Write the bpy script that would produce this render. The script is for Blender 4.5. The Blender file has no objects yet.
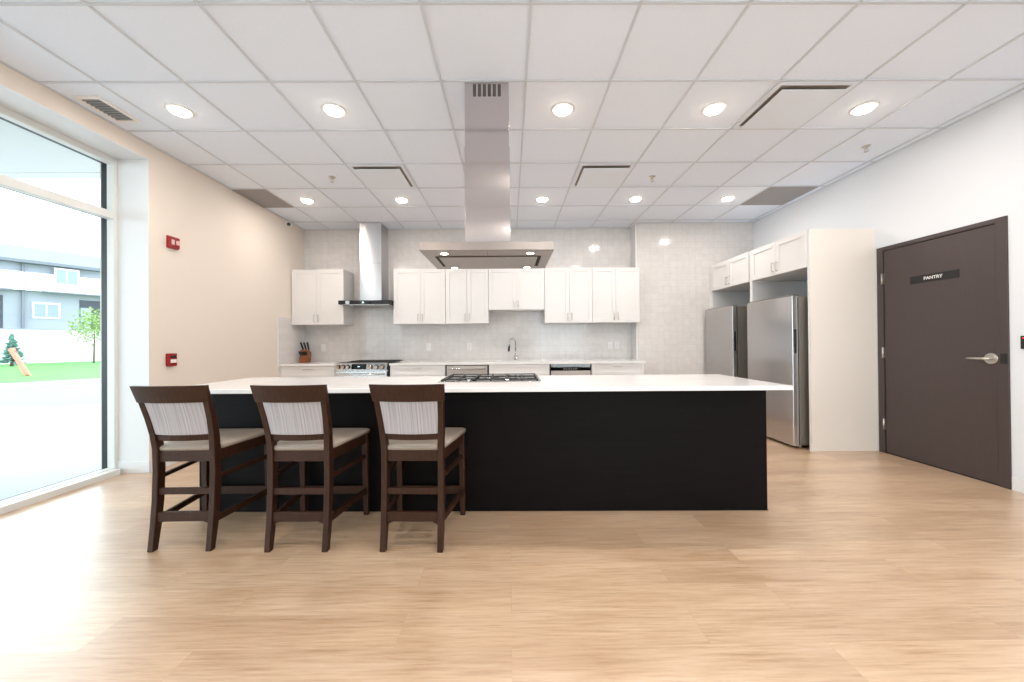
import bpy, bmesh, math, random
from mathutils import Vector, Matrix
random.seed(7)
sc = bpy.context.scene
COL = sc.collection
PI = math.pi

# ------------------------------------------------------------------ camera
CAM_Z = 1.169
yaw, pit, rol = 0.0073, 0.0054, -0.0082
cy_, sy_ = math.cos(yaw), math.sin(yaw); cp_, sp_ = math.cos(pit), math.sin(pit); cr_, sr_ = math.cos(rol), math.sin(rol)
Ry = Matrix(((cy_, -sy_, 0), (sy_, cy_, 0), (0, 0, 1)))
Rp = Matrix(((1, 0, 0), (0, cp_, sp_), (0, -sp_, cp_)))
Rr = Matrix(((cr_, 0, sr_), (0, 1, 0), (-sr_, 0, cr_)))
RR = Rr @ Rp @ Ry
cam_d = bpy.data.cameras.new('camera'); cam = bpy.data.objects.new('camera', cam_d); COL.objects.link(cam)
M4 = Matrix((RR[0], RR[2], -RR[1])).transposed().to_4x4()
M4.translation = Vector((0, 0, CAM_Z))
cam.matrix_world = M4
cam_d.sensor_width = 36.0
cam_d.lens = 372.03 / 1024 * 36
cam_d.clip_start = 0.05
cam_d.clip_end = 300
sc.camera = cam

# ------------------------------------------------------------------ light and exposure
sc.view_settings.view_transform = 'Standard'
sc.view_settings.look = 'None'
sc.view_settings.gamma = 1
sc.view_settings.use_curve_mapping = False
sc.view_settings.exposure = 0.42
w = bpy.data.worlds.new('sky'); sc.world = w; w.use_nodes = True
bg = w.node_tree.nodes['Background']
bg.inputs[0].default_value = (0.80, 0.91, 1.0, 1)      # bright overcast sky
bg.inputs[1].default_value = 4.8
LAMP_POWER = 7.1
LAMP_COLOR = (1.0, 0.92, 0.85)
def portal(name, loc, rot, sx, sy):
    d = bpy.data.lights.new(name, 'AREA'); d.shape = 'RECTANGLE'; d.size = sx; d.size_y = sy
    d.cycles.is_portal = True
    o = bpy.data.objects.new(name, d); COL.objects.link(o); o.location = loc; o.rotation_euler = rot
portal('window_portal', (-3.79, 0.4, 1.5), (0, -PI/2, 0), 3.0, 6.2)
portal('added_rear_window_portal', (2.1, -3.78, 1.3), (PI/2, 0, 0), 2.3, 2.7)  # portal for the window added in the unseen rear wall

# ------------------------------------------------------------------ materials
def lin(c):
    return tuple(((v/255)/12.92 if v/255 <= 0.04045 else (((v/255)+0.055)/1.055)**2.4) for v in c)
MATS = {}
def mat(name, rgb=(200, 200, 200), rough=0.5, metal=0.0, **kw):
    m = bpy.data.materials.new(name); m.use_nodes = True
    b = m.node_tree.nodes['Principled BSDF']
    b.inputs['Base Color'].default_value = (*lin(rgb), 1)
    b.inputs['Roughness'].default_value = rough
    b.inputs['Metallic'].default_value = metal
    for k, v in kw.items():
        b.inputs[k.replace('_', ' ')].default_value = v
    MATS[name] = m
    return m
def nodes(m): return m.node_tree.nodes, m.node_tree.links, m.node_tree.nodes['Principled BSDF']
def coord(m, scale=(1, 1, 1), rot=(0, 0, 0)):
    N, Lk, b = nodes(m)
    t = N.new('ShaderNodeTexCoord'); mp = N.new('ShaderNodeMapping')
    mp.inputs['Scale'].default_value = scale; mp.inputs['Rotation'].default_value = rot
    Lk.new(t.outputs['Object'], mp.inputs['Vector'])
    return mp.outputs['Vector']
def noise(m, vec, scale=5, detail=4, rough=0.6):
    N, Lk, b = nodes(m); n = N.new('ShaderNodeTexNoise')
    n.inputs['Scale'].default_value = scale; n.inputs['Detail'].default_value = detail; n.inputs['Roughness'].default_value = rough
    Lk.new(vec, n.inputs['Vector']); return n.outputs['Fac']
def ramp(m, fac, stops):
    N, Lk, b = nodes(m); r = N.new('ShaderNodeValToRGB'); cr = r.color_ramp
    while len(cr.elements) < len(stops): cr.elements.new(0.5)
    for e, (p, c) in zip(cr.elements, stops): e.position = p; e.color = (*lin(c), 1)
    Lk.new(fac, r.inputs['Fac']); return r.outputs['Color']
def bump(m, h, strength=0.2, dist=0.01):
    N, Lk, b = nodes(m); n = N.new('ShaderNodeBump')
    n.inputs['Strength'].default_value = strength; n.inputs['Distance'].default_value = dist
    Lk.new(h, n.inputs['Height']); Lk.new(n.outputs['Normal'], b.inputs['Normal'])
def mixc(m, fac, a, b_, mode='MIX'):
    N, Lk, b = nodes(m); n = N.new('ShaderNodeMix'); n.data_type = 'RGBA'; n.blend_type = mode
    if isinstance(fac, (int, float)): n.inputs[0].default_value = fac
    else: Lk.new(fac, n.inputs[0])
    for i, v in ((6, a), (7, b_)):
        if isinstance(v, tuple): n.inputs[i].default_value = (*lin(v), 1)
        else: Lk.new(v, n.inputs[i])
    return n.outputs[2]
def base(m, c):
    N, Lk, b = nodes(m); Lk.new(c, b.inputs['Base Color'])

m_wall_cream = mat('cream_paint', (226, 217, 207), 0.75)
m_wall_white = mat('white_paint', (224, 228, 233), 0.7)
for m_ in (m_wall_cream, m_wall_white):
    bump(m_, noise(m_, coord(m_), 90, 3), 0.05, 0.002)
m_trim = mat('white_trim_paint', (224, 226, 228), 0.4)
m_cab = mat('white_cabinet_lacquer', (226, 225, 225), 0.35)
m_panel = mat('cream_end_panel', (236, 229, 221), 0.4)
m_ctop = mat('white_quartz', (240, 238, 236), 0.14)
v = coord(m_ctop); base(m_ctop, ramp(m_ctop, noise(m_ctop, v, 6, 6), [(0.3, (232, 231, 231)), (0.6, (238, 237, 237))]))
m_black = mat('black_island_laminate', (12, 10, 11), 0.5, 0.0, Specular_IOR_Level=0.12)
v = coord(m_black, (1.0, 1.0, 14)); base(m_black, ramp(m_black, noise(m_black, v, 3), [(0.3, (8, 5, 6)), (0.8, (15, 11, 12))]))
m_steel = mat('brushed_steel', (196, 194, 193), 0.24, 1.0)
v = coord(m_steel, (1, 1, 120)); bump(m_steel, noise(m_steel, v, 6, 2), 0.03, 0.001)
m_steel_polished = mat('polished_steel', (205, 203, 204), 0.13, 1.0)
m_steel_hood = mat('satin_hood_steel', (166, 158, 153), 0.3, 1.0)
v = coord(m_steel_hood, (1, 120, 120)); bump(m_steel_hood, noise(m_steel_hood, v, 6, 2), 0.03, 0.001)
def aniso(name, rgb, rough, rotation):
    m = mat(name, rgb, rough, 1.0, Anisotropic=0.9, Anisotropic_Rotation=rotation)
    N, Lk, b = nodes(m); t = N.new('ShaderNodeTangent'); t.direction_type = 'RADIAL'; t.axis = 'Z'
    Lk.new(t.outputs[0], b.inputs['Tangent']); return m
m_steel_island = aniso('vertical_grain_steel', (200, 194, 194), 0.14, 0.0)
m_steel_wall = aniso('horizontal_grain_steel', (198, 196, 198), 0.30, 0.25)
m_steel_soft = mat('soft_satin_steel', (206, 198, 192), 0.45, 1.0)
m_steel_fridge = mat('fridge_steel', (192, 190, 190), 0.20, 1.0)
v = coord(m_steel_fridge, (1, 1, 140)); bump(m_steel_fridge, noise(m_steel_fridge, v, 5, 2), 0.04, 0.001)
m_fridge_side = mat('fridge_side_grey', (128, 124, 116), 0.42, 0.25)
m_chrome = mat('chrome', (220, 220, 220), 0.12, 1.0)
m_nickel = mat('satin_nickel', (200, 196, 188), 0.3, 1.0)
m_blackgloss = mat('black_glass', (12, 12, 14), 0.08)
m_blackmatte = mat('black_matte', (20, 20, 21), 0.5)
m_iron = mat('cast_iron', (38, 37, 38), 0.45)
m_door = mat('dark_brown_door', (68, 57, 56), 0.42)
v = coord(m_door, (1, 40, 2)); base(m_door, ramp(m_door, noise(m_door, v, 3, 5), [(0.25, (66, 56, 55)), (0.75, (71, 60, 59))]))
m_wood = mat('espresso_wood', (72, 47, 34), 0.42, 0.0, Specular_IOR_Level=0.3)
v = coord(m_wood, (30, 30, 3)); base(m_wood, ramp(m_wood, noise(m_wood, v, 3, 6), [(0.25, (40, 22, 14)), (0.55, (54, 31, 20)), (0.85, (72, 43, 28))]))
m_fabric = mat('grey_streaked_fabric', (176, 172, 172), 0.9)
v = coord(m_fabric, (120, 0.5, 1.5)); base(m_fabric, ramp(m_fabric, noise(m_fabric, v, 1.0, 3), [(0.30, (146, 142, 146)), (0.5, (172, 169, 173)), (0.70, (192, 189, 192))]))
m_seat = mat('taupe_vinyl', (148, 137, 126), 0.38)
bump(m_seat, noise(m_seat, coord(m_seat), 200, 2), 0.06, 0.001)
m_ceil = mat('ceiling_tile', (230, 238, 250), 0.9)
v = coord(m_ceil); base(m_ceil, ramp(m_ceil, noise(m_ceil, v, 160, 2), [(0.25, (227, 235, 248)), (0.6, (233, 241, 253))]))
m_tbar = mat('ceiling_tee', (206, 211, 218), 0.5)
m_diffuser_white = mat('diffuser_white', (228, 235, 245), 0.5)
m_grille = mat('grey_grille', (142, 136, 134), 0.6)
v = coord(m_grille); base(m_grille, ramp(m_grille, noise(m_grille, v, 120, 2), [(0.35, (134, 131, 131)), (0.65, (160, 157, 157))]))
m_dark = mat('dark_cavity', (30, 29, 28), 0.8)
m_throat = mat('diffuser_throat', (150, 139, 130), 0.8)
m_slot = mat('duct_slot_grey', (84, 79, 76), 0.7)
m_slat = mat('vent_slat_grey', (150, 152, 156), 0.5)
m_red = mat('fire_red', (146, 18, 24), 0.4)
m_white_pl = mat('white_plastic', (235, 233, 230), 0.35)
m_blockwood = mat('knife_block_wood', (128, 70, 30), 0.4)
v = coord(m_blockwood, (40, 40, 6)); base(m_blockwood, ramp(m_blockwood, noise(m_blockwood, v, 2, 4), [(0.3, (112, 60, 24)), (0.7, (148, 86, 40))]))
m_frame = mat('white_aluminium', (222, 224, 222), 0.4)
m_gasket = mat('black_gasket', (24, 30, 34), 0.4)

def emis(name, rgb, s):
    m = bpy.data.materials.new(name); m.use_nodes = True
    b = m.node_tree.nodes['Principled BSDF']
    b.inputs['Base Color'].default_value = (*lin(rgb), 1)
    b.inputs['Emission Color'].default_value = (*lin(rgb), 1); b.inputs['Emission Strength'].default_value = s
    return m
m_led = emis('led_diffuser', (255, 232, 205), 24.0)
m_led_red = emis('red_indicator', (255, 60, 30), 3.0)
m_led_blue = emis('display_digits', (190, 220, 255), 1.5)

# glass that lets the daylight through
m_glass = bpy.data.materials.new('window_glass'); m_glass.use_nodes = True
N = m_glass.node_tree.nodes; Lk = m_glass.node_tree.links; N.clear()
o_ = N.new('ShaderNodeOutputMaterial'); tr = N.new('ShaderNodeBsdfTransparent'); gl = N.new('ShaderNodeBsdfGlossy')
tr.inputs[0].default_value = (0.93, 0.97, 0.96, 1); gl.inputs['Roughness'].default_value = 0.02
lw = N.new('ShaderNodeLayerWeight'); pw = N.new('ShaderNodeMath'); pw.operation = 'POWER'; pw.inputs[1].default_value = 5.0
fr = N.new('ShaderNodeMath'); fr.operation = 'MULTIPLY_ADD'; fr.inputs[1].default_value = 0.9; fr.inputs[2].default_value = 0.03; mx = N.new('ShaderNodeMixShader')
Lk.new(lw.outputs['Facing'], pw.inputs[0]); Lk.new(pw.outputs[0], fr.inputs[0])
Lk.new(fr.outputs[0], mx.inputs[0]); Lk.new(tr.outputs[0], mx.inputs[1]); Lk.new(gl.outputs[0], mx.inputs[2]); Lk.new(mx.outputs[0], o_.inputs[0])

# floor planks
m_floor = mat('oak_vinyl_planks', (210, 176, 138), 0.34, 0.0, Specular_IOR_Level=0.7, Coat_Weight=0.6, Coat_Roughness=0.32)
N, Lk, b = nodes(m_floor)
vec = coord(m_floor)
br = N.new('ShaderNodeTexBrick'); Lk.new(vec, br.inputs['Vector'])
br.inputs['Scale'].default_value = 1.0; br.inputs['Brick Width'].default_value = 1.22; br.inputs['Row Height'].default_value = 0.18
br.offset = 0.37; br.inputs['Mortar Size'].default_value = 0.0007; br.inputs['Mortar Smooth'].default_value = 0.3; br.inputs['Bias'].default_value = 0
br.inputs['Color1'].default_value = (0, 0, 0, 1); br.inputs['Color2'].default_value = (1, 1, 1, 1); br.inputs['Mortar'].default_value = (0.5, 0.5, 0.5, 1)
# per plank shift of the grain
sp = N.new('ShaderNodeVectorMath'); sp.operation = 'SCALE'; Lk.new(br.outputs['Color'], sp.inputs[0]); sp.inputs['Scale'].default_value = 31.0
ad = N.new('ShaderNodeVectorMath'); ad.operation = 'ADD'; Lk.new(vec, ad.inputs[0]); Lk.new(sp.outputs[0], ad.inputs[1])
mp = N.new('ShaderNodeMapping'); mp.inputs['Scale'].default_value = (1.6, 26, 1); Lk.new(ad.outputs[0], mp.inputs['Vector'])
g1 = noise(m_floor, mp.outputs[0], 2.4, 9, 0.68)
mp2 = N.new('ShaderNodeMapping'); mp2.inputs['Scale'].default_value = (0.9, 3.2, 1); Lk.new(ad.outputs[0], mp2.inputs['Vector'])
g2 = noise(m_floor, mp2.outputs[0], 1.6, 3, 0.5)
cA = ramp(m_floor, g1, [(0.28, (186, 157, 129)), (0.47, (209, 183, 156)), (0.70, (221, 201, 178))])
cB = ramp(m_floor, g2, [(0.34, (222, 205, 188)), (0.60, (255, 252, 248))])
cC = mixc(m_floor, 0.55, cA, cB, 'MULTIPLY')
cP = ramp(m_floor, br.outputs['Color'], [(0.0, (232, 226, 220)), (1.0, (255, 252, 248))])
cD = mixc(m_floor, 0.8, cC, cP, 'MULTIPLY')
cE = mixc(m_floor, br.outputs['Fac'], cD, (176, 148, 118))
mp3 = N.new('ShaderNodeMapping'); mp3.inputs['Scale'].default_value = (3.2, 75, 1); Lk.new(ad.outputs[0], mp3.inputs['Vector'])
g3 = noise(m_floor, mp3.outputs[0], 1.5, 5, 0.6)
cE = mixc(m_floor, 1.0, cE, ramp(m_floor, g3, [(0.30, (240, 233, 226)), (0.50, (255, 255, 255))]), 'MULTIPLY')
base(m_floor, cE)
bump(m_floor, g1, 0.06, 0.002)

def tile_mat(name, rot, bw=0.102, bh=0.102, cols=((218, 215, 213), (223, 220, 219)), mortar=(208, 205, 203), rough=0.12):
    m = mat(name, cols[0], rough)
    N, Lk, b = nodes(m)
    vec = coord(m, (1, 1, 1), rot)
    br = N.new('ShaderNodeTexBrick'); Lk.new(vec, br.inputs['Vector'])
    br.offset = 0.0; br.inputs['Scale'].default_value = 1.0; br.inputs['Brick Width'].default_value = bw; br.inputs['Row Height'].default_value = bh
    br.inputs['Mortar Size'].default_value = 0.0022; br.inputs['Mortar Smooth'].default_value = 0.2
    br.inputs['Color1'].default_value = (*lin(cols[0]), 1); br.inputs['Color2'].default_value = (*lin(cols[1]), 1); br.inputs['Mortar'].default_value = (*lin(mortar), 1)
    n = noise(m, vec, 14, 5, 0.65)
    c = mixc(m, 0.5, br.outputs['Color'], ramp(m, n, [(0.3, (236, 234, 233)), (0.7, (255, 255, 255))]), 'MULTIPLY')
    base(m, c)
    # wavy glaze, a slightly different lean for each tile, recessed joints
    n2 = noise(m, vec, 9, 2, 0.5)
    mth = N.new('ShaderNodeMath'); mth.operation = 'MULTIPLY_ADD'
    Lk.new(br.outputs['Fac'], mth.inputs[0]); mth.inputs[1].default_value = -0.25; Lk.new(n2, mth.inputs[2])
    bump(m, mth.outputs[0], 0.3, 0.005)
    return m
m_tile = tile_mat('glazed_wall_tile', (PI/2, 0, 0))
m_tile_side = tile_mat('glazed_wall_tile_side', (PI/2, 0, PI/2))

# exterior
m_concrete = mat('pale_concrete', (178, 178, 180), 0.8)
v = coord(m_concrete); base(m_concrete, ramp(m_concrete, noise(m_concrete, v, 0.8, 6), [(0.3, (168, 169, 172)), (0.7, (186, 186, 187))]))
m_road = mat('grey_asphalt', (118, 120, 126), 0.85)
m_grass = mat('lawn_green', (72, 112, 52), 0.9)
v = coord(m_grass); base(m_grass, ramp(m_grass, noise(m_grass, v, 1.2, 8, 0.7), [(0.3, (64, 112, 50)), (0.7, (92, 132, 66))]))
m_siding = mat('pale_grey_siding', (140, 142, 151), 0.8)
m_roofm = mat('grey_roof_shingle', (108, 110, 119), 0.85)
m_whitewall = mat('white_render', (222, 222, 222), 0.8)
m_garage = mat('dark_recess', (62, 62, 72), 0.8)
m_winext = mat('house_window_glass', (120, 130, 140), 0.15)
m_soffit = mat('white_soffit', (212, 211, 210), 0.8)
m_spruce = mat('blue_spruce', (84, 122, 112), 0.9)
m_leaf = mat('young_leaf', (128, 152, 84), 0.9)
m_bark = mat('bark', (96, 80, 66), 0.9)
m_orange = mat('orange_plastic', (224, 112, 88), 0.6)

# ------------------------------------------------------------------ mesh helpers
class MB:
    def __init__(s): s.bm = bmesh.new()
    def box(s, x0, x1, y0, y1, z0, z1):
        x0, x1 = min(x0, x1), max(x0, x1); y0, y1 = min(y0, y1), max(y0, y1); z0, z1 = min(z0, z1), max(z0, z1)
        v = [s.bm.verts.new(p) for p in ((x0,y0,z0),(x1,y0,z0),(x1,y1,z0),(x0,y1,z0),(x0,y0,z1),(x1,y0,z1),(x1,y1,z1),(x0,y1,z1))]
        for f in ((0,3,2,1),(4,5,6,7),(0,1,5,4),(1,2,6,5),(2,3,7,6),(3,0,4,7)): s.bm.faces.new([v[i] for i in f])
        return s
    def loft(s, rings, close=True, smooth=False):
        R = [[s.bm.verts.new(p) for p in r] for r in rings]; n = len(R[0])
        for a, b in zip(R, R[1:]):
            for i in range(n):
                f = s.bm.faces.new([a[i], a[(i+1) % n], b[(i+1) % n], b[i]]); f.smooth = smooth
        if close:
            s.bm.faces.new(list(reversed(R[0]))); s.bm.faces.new(R[-1])
        return s
    def beam(s, p, q, wx, h, up=(0, 0, 1)):
        p, q = Vector(p), Vector(q); d = (q-p).normalized(); u = Vector(up)
        r = d.cross(u).normalized(); u = r.cross(d).normalized()
        ring = lambda c: [c - r*wx/2 - u*h/2, c + r*wx/2 - u*h/2, c + r*wx/2 + u*h/2, c - r*wx/2 + u*h/2]
        return s.loft([ring(p), ring(q)])
    def tube(s, pts, r, n=12, smooth=True):
        pts = [Vector(p) for p in pts]; rs = r if isinstance(r, (list, tuple)) else [r]*len(pts)
        rings = []; prev = None
        for i, p in enumerate(pts):
            d = (pts[min(i+1, len(pts)-1)] - pts[max(i-1, 0)]).normalized()
            if prev is None:
                a = d.orthogonal().normalized()
            else:
                a = (prev - d*prev.dot(d)).normalized()
            prev = a; b = d.cross(a)
            rings.append([p + (a*math.cos(2*PI*k/n) + b*math.sin(2*PI*k/n))*rs[i] for k in range(n)])
        return s.loft(rings, True, smooth)
    def cyl(s, c, r, z0, z1, n=32, axis='z', smooth=True):
        cx, cy = c
        rings = []
        for z in (z0, z1):
            ring = []
            for k in range(n):
                a = 2*PI*k/n; u, v = cx + r*math.cos(a), cy + r*math.sin(a)
                ring.append((u, v, z) if axis == 'z' else ((u, z, v) if axis == 'y' else (z, u, v)))
            rings.append(ring)
        return s.loft(rings, True, smooth)
    def lathe(s, c, prof, n=32):
        cx, cy = c
        return s.loft([[(cx + r*math.cos(2*PI*k/n), cy + r*math.sin(2*PI*k/n), z) for k in range(n)] for r, z in prof], True, True)
    def poly(s, pts): s.bm.faces.new([s.bm.verts.new(p) for p in pts]); return s
    def prism(s, poly, a, b, axis='x'):
        """extrude a 2d outline; axis x: outline is (y,z); axis y: (x,z); axis z: (x,y)"""
        f = {'x': lambda t, u, v: (t, u, v), 'y': lambda t, u, v: (u, t, v), 'z': lambda t, u, v: (u, v, t)}[axis]
        return s.loft([[f(a, u, v) for u, v in poly], [f(b, u, v) for u, v in poly]])
    def build(s, name, m, parent=None, bevel=0.0, seg=2, loc=None):
        bmesh.ops.recalc_face_normals(s.bm, faces=s.bm.faces)
        me = bpy.data.meshes.new(name); s.bm.to_mesh(me); s.bm.free()
        for mm in (m if isinstance(m, (list, tuple)) else [m]): me.materials.append(mm)
        o = bpy.data.objects.new(name, me); COL.objects.link(o)
        if parent: o.parent = parent
        if loc: o.location = loc
        if bevel:
            b = o.modifiers.new('bevel', 'BEVEL'); b.width = bevel; b.segments = seg; b.limit_method = 'ANGLE'; b.angle_limit = math.radians(40)
        return o
def empty(name, loc=(0, 0, 0), rz=0):
    o = bpy.data.objects.new(name, None); COL.objects.link(o); o.location = loc; o.rotation_euler = (0, 0, rz); o.empty_display_size = 0.1
    return o
def tag(o, label=None, cat=None, group=None, kind=None):
    if label: o['label'] = label
    if cat: o['category'] = cat
    if group: o['group'] = group
    if kind: o['kind'] = kind
    return o
def struct(o): o['kind'] = 'structure'; return o
def copy_tree(o, parent=None):
    c = o.copy(); COL.objects.link(c)
    if parent: c.parent = parent
    for ch in [x for x in bpy.data.objects if x.parent == o and x != c]:
        copy_tree(ch, c)
    return c

# ------------------------------------------------------------------ room shell
CE = 3.043
XL, XR, YB, YB2, XJ, YR = -3.339, 3.888, 6.10, 5.86, 2.02, -3.6
RY = 3.475            # far edge of the window reveal
HZ = 2.905            # head of the window opening
struct(MB().box(-3.9, 4.05, YR-0.2, YB+0.15, -0.12, 0.0).build('floor', m_floor))
# left wall: solid beyond the window, strip above it, solid near the rear
struct(MB().box(-3.79, XL, RY, YB+0.15, 0, 3.4).box(-3.79, XL, YR, RY, HZ, 3.4).box(-3.79, XL, YR-0.2, -2.7, 0, HZ).build('wall_left', m_wall_cream))
struct(MB().box(-3.635, XL+0.001, RY-0.006, RY, 0.0, HZ).box(-3.635, XL+0.001, -2.7, RY, HZ-0.006, HZ).build('trim_1', m_trim))   # painted window return
struct(MB().box(XR, XR+0.15, YR-0.2, YB2+0.2, 0, 3.4).build('wall_right', m_wall_white))
struct(MB().box(XL, XJ, YB, YB+0.15, 0, 3.4).build('wall_back', m_tile))
struct(MB().box(XJ, XR, YB2, YB2+0.15, 0, 3.4).build('wall_back_right', m_tile))
struct(MB().box(XJ-0.012, XJ, YB2, YB, 0, 3.4).build('wall_return', m_tile_side))
struct(MB().box(XJ-0.014, XJ+0.004, YB2-0.004, YB2+0.004, 0, CE).build('trim_2', m_trim))
struct(MB().box(XL, XL+0.008, 5.395, YB, 0.0, 1.575).build('trim_3', m_tile_side))      # side splash of the same tile
struct(MB().box(XL, XL+0.010, 5.388, 5.396, 0.86, 1.58).build('trim_4', m_trim))
# unseen rear wall; its wide window is added to let in daylight
struct(MB().box(XL, 1.0, YR-0.15, YR, 0, 3.4).box(3.2, XR, YR-0.15, YR, 0, 3.4).box(1.0, 3.2, YR-0.15, YR, 2.6, 3.4).build('wall_rear', m_wall_white))
fr = MB()
for x in (1.0, 2.07, 3.14): fr.box(x, x+0.06, YR-0.12, YR-0.02, 0, 2.6)
fr.box(1.06, 3.14, YR-0.12, YR-0.02, 0, 0.06).box(1.06, 3.14, YR-0.12, YR-0.02, 2.54, 2.6)
w2 = struct(fr.build('added_rear_window', m_frame))
MB().box(1.06, 3.14, YR-0.075, YR-0.067, 0.06, 2.54).build('glass', m_glass, w2)

# baseboards
def baseboard(name, boxes):
    m = MB()
    for bx in boxes: m.box(*bx)
    struct(m.build(name, m_trim, bevel=0.003))
baseboard('baseboard_left', [(XL, XL+0.013, RY, 5.39, 0, 0.105), (-3.628, XL+0.013, RY-0.019, RY-0.006, 0, 0.105)])
baseboard('baseboard_right', [(XR-0.013, XR, YR, 2.855, 0, 0.105)])

# ceiling: recessed tiles between T-bars
GX, GY, GT = 0.135, 2.0466, 0.6096
xs = [XL] + [GX + GT*i for i in range(-5, 7)] + [XR]
ys = [YR] + [GY + GT*j for j in range(-9, 7)] + [YB+0.1]
cm = MB()
hw = 0.0075
CHIM = (-0.315, 0.012)
for i in range(len(xs)-1):
    for j in range(len(ys)-1):
        x0, x1, y0, y1 = xs[i], xs[i+1], ys[j], ys[j+1]
        cm.box(x0, x1, y0, y1, CE+0.008, CE+0.03)
struct(cm.build('ceiling', m_ceil))
struct(MB().box(-3.73, XR+0.15, YR-0.2, YB+0.15, 3.4, 3.55).build('ceiling_slab', m_wall_white))
tb = MB()
for x in xs[1:-1]: tb.box(x-hw, x+hw, YR, YB, CE, CE+0.009)
for y in ys[1:-1]: tb.box(XL, XR, y-hw, y+hw, CE+0.0005, CE+0.009)
tb.box(XL, XL+0.02, YR, YB, CE, CE+0.009).box(XR-0.02, XR, YR, YB, CE, CE+0.009).box(XL, XJ, YB-0.02, YB, CE, CE+0.009).box(XJ, XR, YB2-0.02, YB2, CE, CE+0.009)
struct(tb.build('trim_5', m_tbar))

# ------------------------------------------------------------------ window wall on the left
wf = MB()
FX0, FX1 = -3.685, -3.62
wf.box(FX0, FX1, 3.435, RY-0.006, 0, HZ-0.006)
wf.box(FX0, FX1+0.065, -2.7, 3.425, 0, 0.052).box(FX0, FX1, -2.7, 3.435, 0.052, 0.058).box(FX0, FX1, -2.7, 3.435, HZ-0.062, HZ-0.006)
wf.box(FX0, FX1, -2.7, 3.435, 2.335, 2.405)
for y in (1.30, -0.75, -2.7): wf.box(FX0, FX1, y, y+0.055, 0.06, HZ-0.062)
w1 = struct(wf.build('window_1', m_frame, bevel=0.002))
gk = MB()
gx0, gx1 = -3.735, -3.685
gk.box(gx0, gx1, 3.435, 3.49, 0, HZ).box(gx0, gx1, -2.7, 3.435, 0, 0.050).box(gx0, gx1, -2.7, 3.435, HZ-0.055, HZ).box(gx0, gx1, -2.7, 3.435, 2.345, 2.395)
for y in (1.30, -0.75, -2.7): gk.box(gx0, gx1, y, y+0.055, 0.052, HZ-0.055)
gk.build('gasket', m_gasket, w1)
MB().box(-3.718, -3.710, -2.7, 3.44, 0.05, HZ-0.05).build('glass', m_glass, w1)

# ------------------------------------------------------------------ pantry door
DX = XR
d1 = struct(MB().box(DX-0.004, DX+0.02, 2.935, 3.818, 0.012, 2.085).build('door_1', m_door, bevel=0.002))
fm = MB()
fm.box(DX-0.014, DX+0.02, 2.862, 2.928, 0, 2.130).box(DX-0.014, DX+0.02, 3.824, 3.886, 0, 2.130).box(DX-0.014, DX+0.02, 2.928, 3.824, 2.092, 2.130)
fm.build('door_frame', m_door, d1, bevel=0.002)
MB().box(DX-0.003, DX+0.02, 2.928, 3.824, 0, 2.092).build('door_gap', m_dark, d1)
for z in (0.30, 1.04, 1.80):
    h = MB().box(DX-0.022, DX-0.004, 3.816, 3.834, z-0.055, z+0.055)
    h.cyl((DX-0.022, 3.825), 0.007, z-0.056, z+0.056, 12).build('hinge', m_nickel, d1)
hz = 1.012
hd = MB().cyl((2.965, hz), 0.044, DX-0.018, DX-0.004, 28, 'x').build('door_handle', m_nickel, d1, bevel=0.003)
MB().tube([(DX-0.012, 2.962, hz), (DX-0.050, 2.958, hz), (DX-0.058, 2.968, hz), (DX-0.060, 2.990, hz), (DX-0.058, 3.055, hz-0.001), (DX-0.056, 3.095, hz-0.001)], [0.014, 0.014, 0.013, 0.011, 0.009, 0.008]).build('lever', m_nickel, hd)
MB().box(DX-0.020, DX-0.014, 2.865, 2.905, 0.975, 1.055).build('strike_plate', m_blackmatte, d1)
sg = MB().box(DX-0.009, DX-0.004, 3.175, 3.565, 1.705, 1.775).build('door_sign', m_blackmatte, d1, bevel=0.001)
def text(body, size, loc, rot, m, name, parent=None, bold=0.0, ext=0.0006):
    c = bpy.data.curves.new(name, 'FONT'); c.body = body; c.size = size; c.extrude = ext; c.offset = bold
    c.align_x = 'CENTER'; c.align_y = 'CENTER'
    o = bpy.data.objects.new(name, c); COL.objects.link(o)
    bpy.context.view_layer.update()
    me = bpy.data.meshes.new_from_object(o.evaluated_get(bpy.context.evaluated_depsgraph_get()))
    bpy.data.objects.remove(o); me.materials.append(m)
    r = bpy.data.objects.new(name, me); COL.objects.link(r); r.location = loc; r.rotation_euler = rot
    if parent: r.parent = parent
    return r
text('PANTRY', 0.040, (DX-0.0098, 3.372, 1.740), (PI/2, 0, -PI/2), m_white_pl, 'lettering', sg, 0.0007)

# ------------------------------------------------------------------ downlights
def downlight(x, y, label, group=None, first=[]):
    if not first:
        e = empty('downlight', (x, y, CE+0.008))
        MB().lathe((0, 0), [(0.068, -0.001), (0.069, -0.009), (0.083, -0.008), (0.092, -0.003), (0.092, 0.0), (0.07, 0.0)], 40).build('trim_ring', m_white_pl, e)
        MB().lathe((0, 0), [(0.068, -0.002), (0.067, -0.012), (0.060, -0.020), (0.040, -0.025), (0.012, -0.027)], 40).build('lens', m_led, e)
        d = bpy.data.lights.new('lamp', 'AREA'); d.shape = 'DISK'; d.size = 0.13; d.energy = LAMP_POWER; d.color = LAMP_COLOR
        l = bpy.data.objects.new('lamp', d); COL.objects.link(l); l.parent = e; l.location = (0, 0, -0.029)
        first.append(e)
    else:
        e = copy_tree(first[0]); e.location = (x, y, CE+0.008)
        for k in ('group',):
            if k in e.keys(): del e[k]
    tag(e, label, 'ceiling light', group)
LX = (-2.62, -1.39, 0.445, 1.67, 2.89)
names5 = ('nearest the window', 'between window vent and hood duct', 'just right of the island hood duct', 'left of the large square diffuser', 'right of the large square diffuser')
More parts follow.
